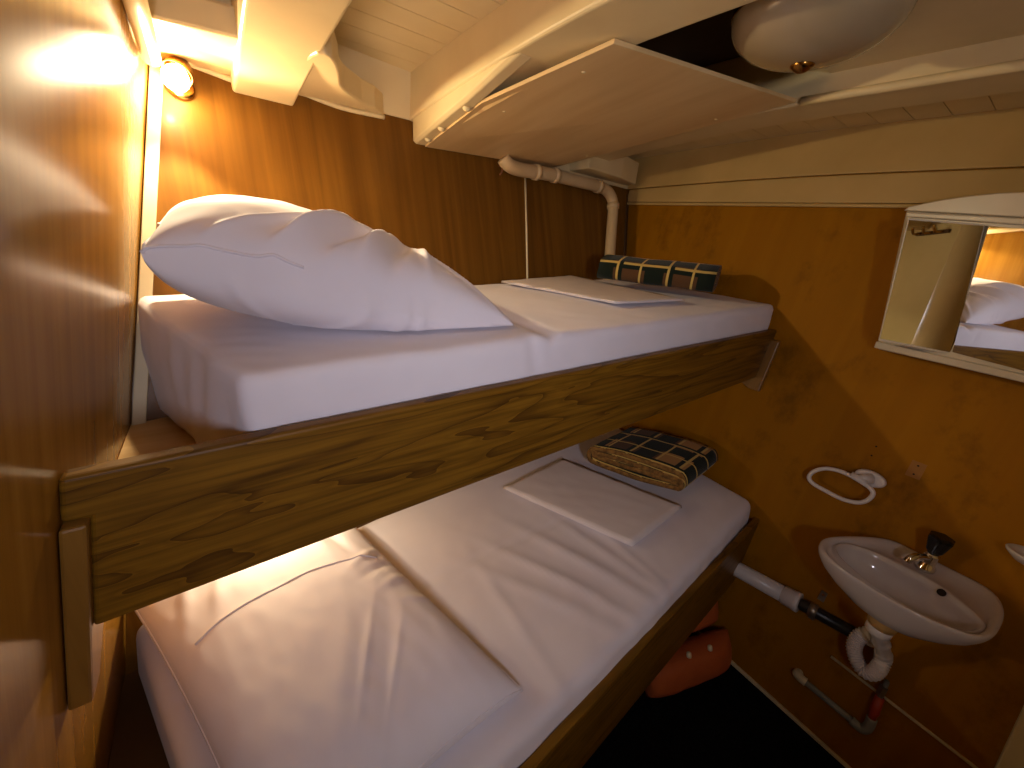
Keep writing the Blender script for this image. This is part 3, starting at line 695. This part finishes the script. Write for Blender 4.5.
# ------------------------------------------------------------------ hull pipe and cord
pts = [at_B(u, v, 0.040) for u, v in ((503, 158), (508, 164.5), (516, 168.5), (528, 171), (550, 174.5), (575, 180.5), (598, 186.5), (607, 191), (612, 199), (613, 209), (611.5, 230), (610, 252))]
pts.append(pts[-1] + (pts[-1] - pts[-2])*2.2)
t = thing('drain_pipe', 'beige painted pipe with elbows running down the hull lining corner', 'pipe', pts[-1])
sp = smooth_path(pts, 5); obj('pipe_run', tube(sp, 0.026, 16), 'pipe_beige', t, smooth=True)
def collar(i, r=0.031, l=0.012):
    d = (sp[i+1] - sp[i-1]).normalized(); obj('collar', tube([sp[i] - d*l, sp[i] + d*l], r, 16), 'pipe_beige', t, smooth=True)
for i in (17, 21, 30, 44): collar(i)
cp = [at_B(525, 172, 0.004), at_B(526.5, 230, 0.004), at_B(527.5, 285, 0.004)]; cp.append(cp[-1] + (cp[-1]-cp[-2])*1.0)
obj('cord', tube(cp, 0.0042, 8), 'trim_cream', wb, smooth=True)
p = at_B(500, 170, 0.008)
o = obj('wall_hook', tube(smooth_path([p + Vector((0, 0.01, 0.015)), p + Vector((0, -0.012, 0.01)), p + Vector((-0.004, -0.02, -0.008)), p + Vector((-0.006, -0.010, -0.018))]), 0.004, 8), 'rust', smooth=True)
tag(o, 'small rusty hook at the end of the beige pipe', 'hook')

# ------------------------------------------------------------------ right bulkhead fittings
Sd = Vector((0, -1, 0)); Td = Vector((0.2079, 0, 1)).normalized(); Od = -NW      # along wall to the right, up the wall, out of the wall
# mirror cabinet
n2 = Vector((-0.981, 0.178, 0.030)).normalized(); pm = at_R(909, 217) + Od*0.10 + Vector((-0.01, 0, -0.19))
def cabp(u, v, off=0.0): return hitp(u, v, pm + n2*off, n2)
mc = thing('mirror_cabinet', 'white mirror fronted cabinet with an arched top on the right bulkhead', 'cabinet', cabp(950, 365))
fl = [cabp(905, 211), cabp(875, 349), cabp(875, 349), cabp(905, 211)]
TL, BL = cabp(906, 210), cabp(876, 349); BR = cabp(1100, 401); TR = cabp(1130, 222)
def back(p): return Vector((xR(p.y, p.z) - 0.002, p.y, p.z))
bm = bmesh.new(); hexa(bm, [BL, BR, TR, TL, back(BL), back(BR), back(TR), back(TL)]); obj('body', bm, 'cabinet_white', mc, bevel=0.008, bseg=3)
# lower and upper sliding rails
def cq(pts, off, th, name, mat, bev=0.0015, par=None):
    return obj(name, slab([cabp(u, v, off) for u, v in pts], n2*th), mat, par or mc, bevel=bev)
cq([(879.5, 341), (877, 347.5), (1100, 399), (1100, 391)], 0.0, 0.022, 'bottom_rail', 'cabinet_white', 0.003)
cq([(909.5, 213), (908.5, 217.5), (1130, 233), (1130, 224)], 0.0, 0.020, 'top_rail', 'cabinet_white', 0.003)
# right hand mirror pane, in the cabinet plane
cq([(985, 226), (953, 352), (1090, 388), (1125, 236)], 0.002, 0.004, 'mirror_pane', 'mirror', 0.0)
# left hand mirror pane swings a little out of plane
hl0, hl1 = cabp(908.5, 219), cabp(879.5, 341)
n1 = Vector((-0.923, -0.381, 0.050)).normalized(); pv = cabp(969, 290) + n2*0.008
def p1(u, v, off=0): return hitp(u, v, pv + n1*off, n1)
obj('mirror_door', slab([p1(908, 218), p1(878.5, 340.5), p1(953.5, 355), p1(985.5, 224.5)], -n1*0.006), 'cabinet_white', mc, bevel=0.001)
obj('mirror_pane', slab([p1(909, 220, 0.0005), p1(880, 338.5, 0.0005), p1(952, 352.5, 0.0005), p1(983.5, 226, 0.0005)], n1*0.002), 'mirror', mc)
# arched crown
arc = [(905, 211), (911, 207), (925, 204), (945, 200), (970, 196.5), (1000, 193.5), (1030, 192.5), (1080, 196), (1130, 206), (1130, 224)]
obj('arched_crown', slab([cabp(u, v, 0.001) for u, v in arc], n2*0.012), 'cabinet_white', mc, bevel=0.003)

# towel ring
t = thing('towel_ring', 'white oval plastic towel ring below the mirror cabinet', 'towel ring', at_R(868, 478))
p0 = at_R(871, 478)
pl = [p0 + Sd*0.042*math.cos(a)*1.0 + Td*0.026*math.sin(a) for a in [2*math.pi*k/24 for k in range(24)]]
obj('mount', slab(pl, Od*0.022), 'plastic_white', t, bevel=0.008, bseg=4, smooth=True)
rp = [at_R(u, v, 0.045) for u, v in ((846, 473.5), (838, 470.5), (826, 468.5), (814.5, 471), (809, 477), (813, 483.5), (826, 491), (842, 499), (857, 502.5), (867, 500.5), (873, 494), (870, 488), (862, 482.5), (853, 477), (846, 473.5))]
obj('ring', tube(smooth_path(rp, 4), 0.0068, 12), 'plastic_white', t, smooth=True)
obj('arm', tube([at_R(851, 474, 0.043), at_R(866, 483.5, 0.043)], 0.010, 12), 'plastic_white', t, smooth=True)
obj('bracket', tube([p0 + Od*0.015, at_R(858, 478.5, 0.043)], [0.020, 0.010], 12), 'plastic_white', t, smooth=True)

# soap dish at the right edge
p = at_R(1024, 545); t = thing('soap_dish', 'white ceramic soap dish on the bulkhead to the right of the tap', 'soap dish', p)
bm = bmesh.new(); rings = []; K = 36
cy0 = p.y - 0.045
for (sc, dx, dz_) in ((0.35, 0.02, -0.030), (0.75, 0.03, -0.022), (0.97, 0.034, -0.006), (1.0, 0.035, 0.0), (0.95, 0.035, 0.003), (0.82, 0.035, -0.004), (0.5, 0.035, -0.012), (0.0, 0.035, -0.013)):
    rings.append([bm.verts.new((xR(cy0, p.z) - 0.045 - 0.042*sc*math.cos(a), cy0 + 0.075*sc*math.sin(a), p.z + dz_)) for a in [2*math.pi*k/K for k in range(K)]])
for a, b_ in zip(rings, rings[1:]):
    for k in range(K): bm.faces.new((a[k], a[(k+1) % K], b_[(k+1) % K], b_[k]))
bm.faces.new(rings[0]); bmesh.ops.remove_doubles(bm, verts=bm.verts, dist=1e-5)
obj('bowl', bm, 'ceramic', t, smooth=True)
obj('mount', box(xR(cy0, p.z) - 0.02, xR(cy0, p.z) - 0.003, cy0-0.04, cy0+0.04, p.z-0.03, p.z-0.004), 'ceramic', t, bevel=0.005)

# washbasin
zs = -0.540
yc = -0.60; wx = xR(yc, zs) - 0.003
t = thing('washbasin', 'small white ceramic washbasin fixed to the right bulkhead', 'washbasin', (wx, yc, zs))
rim_px = [(819, 544), (821, 552.5), (840, 569), (863.5, 585), (890, 601), (914, 614), (935, 624), (953, 631), (970, 637), (982, 640), (991, 638), (997, 633.5), (1003, 622), (1004.5, 612), (1001, 601), (990, 586), (975, 575.5), (953, 562), (920, 547), (894, 539), (870, 537.5), (854.7, 536.8), (838, 536.8), (828, 537.5), (821, 540)]
bas_px = [(836, 545), (840, 554), (866, 577), (886, 591), (905, 603), (925, 613), (944, 622), (966, 628.5), (980, 628), (985, 621), (970, 607), (953, 594), (941, 585), (929, 578), (912, 569), (896, 561), (878, 552), (859, 545), (846, 542)]
cen = at_z(905, 586, zs)
def polar(px, clampx):
    pts = [at_z(u, v, zs) for u, v in px]
    for p in pts: p.x = min(p.x, clampx)
    cl_ = smooth_path(pts + [pts[0]], 6); out = []
    for k in range(K):
        a = 2*math.pi*k/K; d = Vector((math.cos(a), math.sin(a))); best = 0.1
        for p, q in zip(cl_, cl_[1:]):
            e = q - p; w = p - cen; den = d.x*e.y - d.y*e.x
            if abs(den) < 1e-12: continue
            r_ = (w.x*e.y - w.y*e.x)/den; m_ = (w.x*d.y - w.y*d.x)/den
            if r_ > 0 and -1e-6 <= m_ <= 1 + 1e-6: best = r_; break
        out.append(best)
    return out
K = 96; RM = polar(rim_px, wx - 0.001); BS = polar(bas_px, wx - 0.02)
for arr in (RM, BS):
    sm = [(arr[k-2] + 2*arr[k-1] + 3*arr[k] + 2*arr[(k+1) % K] + arr[(k+2) % K])/9 for k in range(K)]; arr[:] = sm
drain = at_z(886, 617, zs - 0.10); drain.z = zs - 0.115
bm = bmesh.new(); rings = []
def ring(fr, z, w=1.0, r0=0.03):
    row = []
    for k in range(K):
        a = 2*math.pi*k/K; c_, s_ = math.cos(a), math.sin(a); r_ = fr(k)
        x, y = cen.x + r_*c_, cen.y + r_*s_
        x, y = w*x + (1-w)*(drain.x + r0*c_), w*y + (1-w)*(drain.y + r0*s_)
        row.append(bm.verts.new((min(x, xR(y, z) - 0.004), y, z)))
    rings.append(row)
rm = lambda f: (lambda k: RM[k]*f)
bs = lambda f: (lambda k: BS[k]*f)
mx_ = lambda f: (lambda k: RM[k]*0.90*(1-f) + BS[k]*1.03*f)
ring(rm(1), zs-0.115, 0.0); ring(rm(1), zs-0.105, 0.04); ring(rm(0.88), zs-0.088, 0.45, 0.05); ring(rm(0.92), zs-0.066, 0.74, 0.05)
ring(rm(0.96), zs-0.040, 0.92, 0.06); ring(rm(0.985), zs-0.018); ring(rm(1.0), zs-0.006); ring(rm(0.995), zs+0.001); ring(rm(0.975), zs+0.005); ring(rm(0.94), zs+0.004)
ring(mx_(0.0), zs-0.002); ring(mx_(0.25), zs-0.012); ring(mx_(0.75), zs-0.013); ring(mx_(0.97), zs-0.006); ring(bs(0.985), zs-0.008)
for f, dz_ in ((0.95, 0.022), (0.90, 0.042), (0.80, 0.060), (0.62, 0.072), (0.35, 0.079), (0.08, 0.081)): ring(bs(f), zs-dz_)
for a, b_ in zip(rings, rings[1:]):
    for k in range(K): bm.faces.new((a[k], a[(k+1) % K], b_[(k+1) % K], b_[k]))
bm.faces.new(rings[0][::-1]); bm.faces.new(rings[-1])
obj('bowl', bm, 'ceramic', t, smooth=True)
oh = at_z(941.5, 592.5, zs - 0.012); nh = Vector((-0.80, 0, 0.60)).normalized()
obj('overflow_hole', lathe([(0, 0.004), (0.0085, 0.004), (0.0095, 0.003), (0.0095, -0.006)], oh, nh, 20), 'hole', t)
obj('drain_plug', lathe([(0, 0.003), (0.017, 0.003), (0.021, 0.0), (0.021, -0.004)], (cen.x, cen.y, zs-0.079), (0, 0, 1), 24), 'chrome', t)
obj('drain_collar', lathe([(0.032, 0.016), (0.034, 0.0), (0.033, -0.016), (0.027, -0.020), (0, -0.020)], drain, (0, 0, 1), 24), 'copper_collar', t, smooth=True)
# tap
tb = at_z(924, 568, zs - 0.010)
t2 = thing('tap', 'chrome pillar tap with a black knob on the washbasin', 'tap', tb)
obj('tap_body', lathe([(0.024, 0), (0.024, 0.010), (0.018, 0.018), (0.017, 0.050), (0.018, 0.054), (0.010, 0.060), (0, 0.061)], tb, (0, 0, 1), 24), 'chrome', t2, smooth=True)
obj('spout', tube(smooth_path([tb + Vector((-0.010, 0.004, 0.042)), tb + Vector((-0.040, 0.020, 0.050)), tb + Vector((-0.062, 0.032, 0.044)), tb + Vector((-0.068, 0.036, 0.030))]), 0.0095, 12), 'chrome', t2, smooth=True)
kb = []; bm = bmesh.new()
for r, h in ((0.013, 0.060), (0.019, 0.070), (0.027, 0.108), (0.027, 0.116), (0.020, 0.120)):
    kb.append([bm.verts.new(tb + Vector((r*(1 + 0.07*math.cos(6*a))*math.cos(a), r*(1 + 0.07*math.cos(6*a))*math.sin(a), h))) for a in [2*math.pi*k/36 for k in range(36)]])
for a, b_ in zip(kb, kb[1:]):
    for k in range(36): bm.faces.new((a[k], a[(k+1) % 36], b_[(k+1) % 36], b_[k]))
bm.faces.new(kb[0][::-1]); bm.faces.new(kb[-1]); obj('knob', bm, 'plastic_black', t2, smooth=False)

# waste trap: nut + corrugated hose loop
wt = thing('waste_hose', 'white corrugated waste hose looping under the washbasin', 'hose', drain + Vector((0, 0, -0.02)))
d0 = drain + Vector((0, 0, -0.020))
obj('nut', lathe([(0, 0.0), (0.027, 0.0), (0.030, -0.004), (0.030, -0.022), (0.025, -0.027), (0, -0.027)], d0, (0, 0, 1), 24), 'plastic_white', wt, smooth=True)
hp = [d0 + Vector((0, 0, -0.02))]
for u, v, off in ((883.5, 654, 0.085), (880, 666, 0.085), (873, 673, 0.084), (864, 671, 0.080), (857, 661, 0.074), (854, 648, 0.066), (858, 638, 0.058), (866, 634, 0.052)):
    hp.append(at_R(u, v, off))
hp.append(at_R(872, 637, 0.040)); hp.append(at_R(868, 641, 0.034)); 
hs = smooth_path(hp, 24); L_ = 0.0; rad = []
for i, q in enumerate(hs):
    if i: L_ += (q - hs[i-1]).length
    rad.append(0.0205 + 0.0020*math.sin(2*math.pi*L_/0.0075))
obj('hose', tube(hs, rad, 18), 'plastic_white', wt, smooth=True)
# waste pipes along the foot of the bulkhead
a, b_ = at_R(737, 569, 0.045), at_R(800, 603.5, 0.045)
wp_ = thing('white_waste_pipe', 'white plastic waste pipe coming out of the lower bunk board', 'pipe', a)
dv_ = (b_ - a).normalized()
obj('pipe', tube([a + Vector((0.0, 0.06, -0.01)), a, b_], 0.030, 20), 'plastic_white', wp_, smooth=True)
obj('socket', lathe([(0.031, -0.055), (0.0345, -0.052), (0.0345, -0.018), (0.036, -0.014), (0.036, -0.002), (0.032, 0.0), (0.024, 0.0), (0.024, -0.02)], b_, dv_, 24), 'plastic_white', wp_, smooth=True)
bp2 = thing('black_waste_pipe', 'black waste pipe clamped to the bulkhead below the washbasin', 'pipe', b_)
e2 = at_R(868, 641, 0.036)
obj('pipe', tube([b_ - dv_*0.01, b_ + dv_*0.01, e2], [0.021, 0.021, 0.020], 18), 'pipe_black', bp2, smooth=True)
cdir = (e2 - b_).normalized(); cpos = b_ + cdir*0.04
cl = obj('clamp', tube([cpos - cdir*0.012, cpos + cdir*0.012], 0.0245, 18), 'steel', bp2, smooth=True)
for sg in (1, -1):
    q = Vector((xR(cpos.y, cpos.z) - 0.003, cpos.y, cpos.z)) + Td*sg*0.042
    obj('clamp_tab', slab([q + Sd*0.009 + Td*0.018*sg, q - Sd*0.009 + Td*0.018*sg, q - Sd*0.010 - Td*0.02*sg, q + Sd*0.010 - Td*0.02*sg], Od*0.003), 'steel', cl)
    obj('clamp_screw', lathe([(0, 0.0055), (0.0045, 0.0055), (0.0045, 0.002)], q + Td*sg*0.006, Od, 10), 'rust', cl)
# small grey water pipe with elbows and red valve
g0, g1 = at_R(797, 675, 0.022), at_R(862, 729, 0.022)
gp = thing('grey_water_pipe', 'short grey water pipe with elbows and a red valve low on the bulkhead', 'pipe', g0)
obj('pipe', tube([g0, g1], 0.0105, 14), 'pipe_grey', gp, smooth=True)
gd = (g1-g0).normalized()
obj('elbow', tube(smooth_path([g0 + Od*-0.022, g0 - Od*0.006 - gd*0.002, g0 + gd*0.012, g0 + gd*0.03]), 0.015, 14), 'trim_cream', gp, smooth=True)
obj('elbow', tube(smooth_path([g1 - gd*0.03, g1 - gd*0.002, at_R(868, 727, 0.022), at_R(872, 718, 0.022)]), 0.0145, 14), 'pipe_grey', gp, smooth=True)
obj('valve', tube([at_R(871, 721, 0.022), at_R(873, 714, 0.022), at_R(874, 712, 0.022), at_R(880, 697, 0.022)], [0.011, 0.011, 0.014, 0.012], 14), 'valve_red', gp, smooth=True)
obj('riser', tube([at_R(879, 699, 0.022), at_R(883, 690, 0.020), at_R(886, 684, 0.010), at_R(887, 681, -0.002)], 0.0075, 10), 'pipe_grey', gp, smooth=True)
obj('union', tube([at_R(880, 694, 0.022), at_R(884, 687, 0.022)], 0.012, 6), 'steel', gp)
# thin cream conduit
p0, p1_ = at_R(831, 656.5, 0.007), at_R(976, 768, 0.007)
o = obj('conduit', tube([p0, p1_, p1_ + (p1_-p0)*0.6], 0.0048, 10), 'trim_cream', smooth=True); tag(o, 'thin cream conduit crossing the bulkhead below the washbasin', 'conduit')

# ------------------------------------------------------------------ orange lifejacket under the lower bunk
def cushion(q, w, mat, name, parent, pu=0.05):
    q = [Vector(p) for p in q]; bm = bmesh.new(); nx, ny = 26, 14; g = {}; w = Vector(w)
    for i in range(nx+1):
        for j in range(ny+1):
            a, b_ = 2*i/nx-1, 2*j/ny-1; h = (max(0, 1-abs(a)**4)*max(0, 1-abs(b_)**3))**0.45
            p = bil(q, i/nx, j/ny); h += 0.07*noise.noise((a*3, b_*3, pu*90))*h
            for sg in (1, -1):
                if sg < 0 and (i in (0, nx) or j in (0, ny)): g[i, j, sg] = g[i, j, 1]
                else:
                    qv = p + w*h*(0.5*sg); qv.z = max(qv.z, ZF+0.002); g[i, j, sg] = bm.verts.new(qv)
    for i in range(nx):
        for j in range(ny):
            for sg in (1, -1): bm.faces.new([g[k] for k in ((i, j, sg), (i+1, j, sg), (i+1, j+1, sg), (i, j+1, sg))])
    return obj(name, bm, mat, parent, smooth=True)
lj = thing('lifejacket', 'folded orange lifejacket on the carpet under the lower bunk', 'lifejacket', (1.4, -0.2, ZF))
fa, fb_ = Vector((1.245, -0.185, ZF+0.012)), Vector((1.640, -0.292, ZF+0.012))
cushion([fa, fb_, fb_ + Vector((0.02, 0.05, 0.135)), fa + Vector((0.01, 0.05, 0.125))], (-0.05, -0.11, 0.05), 'orange_cloth', 'float_pad', lj)
cushion([fa + Vector((0.03, 0.10, 0.12)), fb_ + Vector((0.03, 0.10, 0.13)), fb_ + Vector((0.04, 0.15, 0.26)), fa + Vector((0.04, 0.15, 0.25))], (-0.04, -0.09, 0.04), 'orange_cloth', 'float_pad', lj, 0.09)
for q in (at_y(710, 648, -0.275), at_y(689, 655, -0.255)):
    obj('toggle', lathe([(0, 0.008), (0.009, 0.006), (0.011, 0), (0.009, -0.006), (0, -0.008)], q, (0.3, -0.8, 0.4), 14), 'trim_cream', lj, smooth=True)

# ------------------------------------------------------------------ things behind the camera that show in the mirror or, like the porthole, are added unseen to light the room
t = thing('coat_rack', 'dark coat hooks on a small rail on the cream bulkhead, seen in the mirror', 'coat rack', (0.47, YF, 0.60))
RKX, RKZ = 0.47, 0.60
obj('rail', box(RKX-0.11, RKX+0.11, YF+0.001, YF+0.014, RKZ-0.010, RKZ+0.010), 'trim_dark', t, bevel=0.003)
for k in (-1, 0, 1):
    x = RKX + k*0.075
    obj('hook', tube(smooth_path([(x, YF+0.01, RKZ), (x, YF+0.045, RKZ-0.006), (x, YF+0.058, RKZ+0.010), (x, YF+0.062, RKZ+0.026)]), 0.006, 10), 'brass', t, smooth=True)
CX, CY, CR = 0.92, -1.13, 0.075
o = obj('ventilation_trunk', lathe([(CR, ZF), (CR, 0.72), (0, 0.72)], (CX, CY, 0), (0, 0, 1), 40), 'paint_white', smooth=False)
for pl_ in o.data.polygons: pl_.use_smooth = len(pl_.vertices) == 4
tag(o, 'white round ventilation trunk standing from floor to deck, seen in the mirror', 'duct')
ph = thing('fill_window_1', 'added unseen porthole with a brass rim behind the viewer, giving cool fill light', 'window', FILL_PORT); ph['kind'] = 'structure'
obj('fill_window_frame', lathe([(FILL_PORT_R, 0), (FILL_PORT_R+0.03, 0), (FILL_PORT_R+0.03, 0.014), (FILL_PORT_R+0.005, 0.018), (FILL_PORT_R, 0.012), (FILL_PORT_R, 0)], (FILL_PORT.x, YF+0.001, FILL_PORT.z), (0, 1, 0), 40), 'brass', ph, smooth=True)
obj('pane', lathe([(0, 0.006), (FILL_PORT_R, 0.006), (FILL_PORT_R, 0.002), (0, 0.002)], (FILL_PORT.x, YF+0.001, FILL_PORT.z), (0, 1, 0), 40), 'fill_glow_glass', ph)
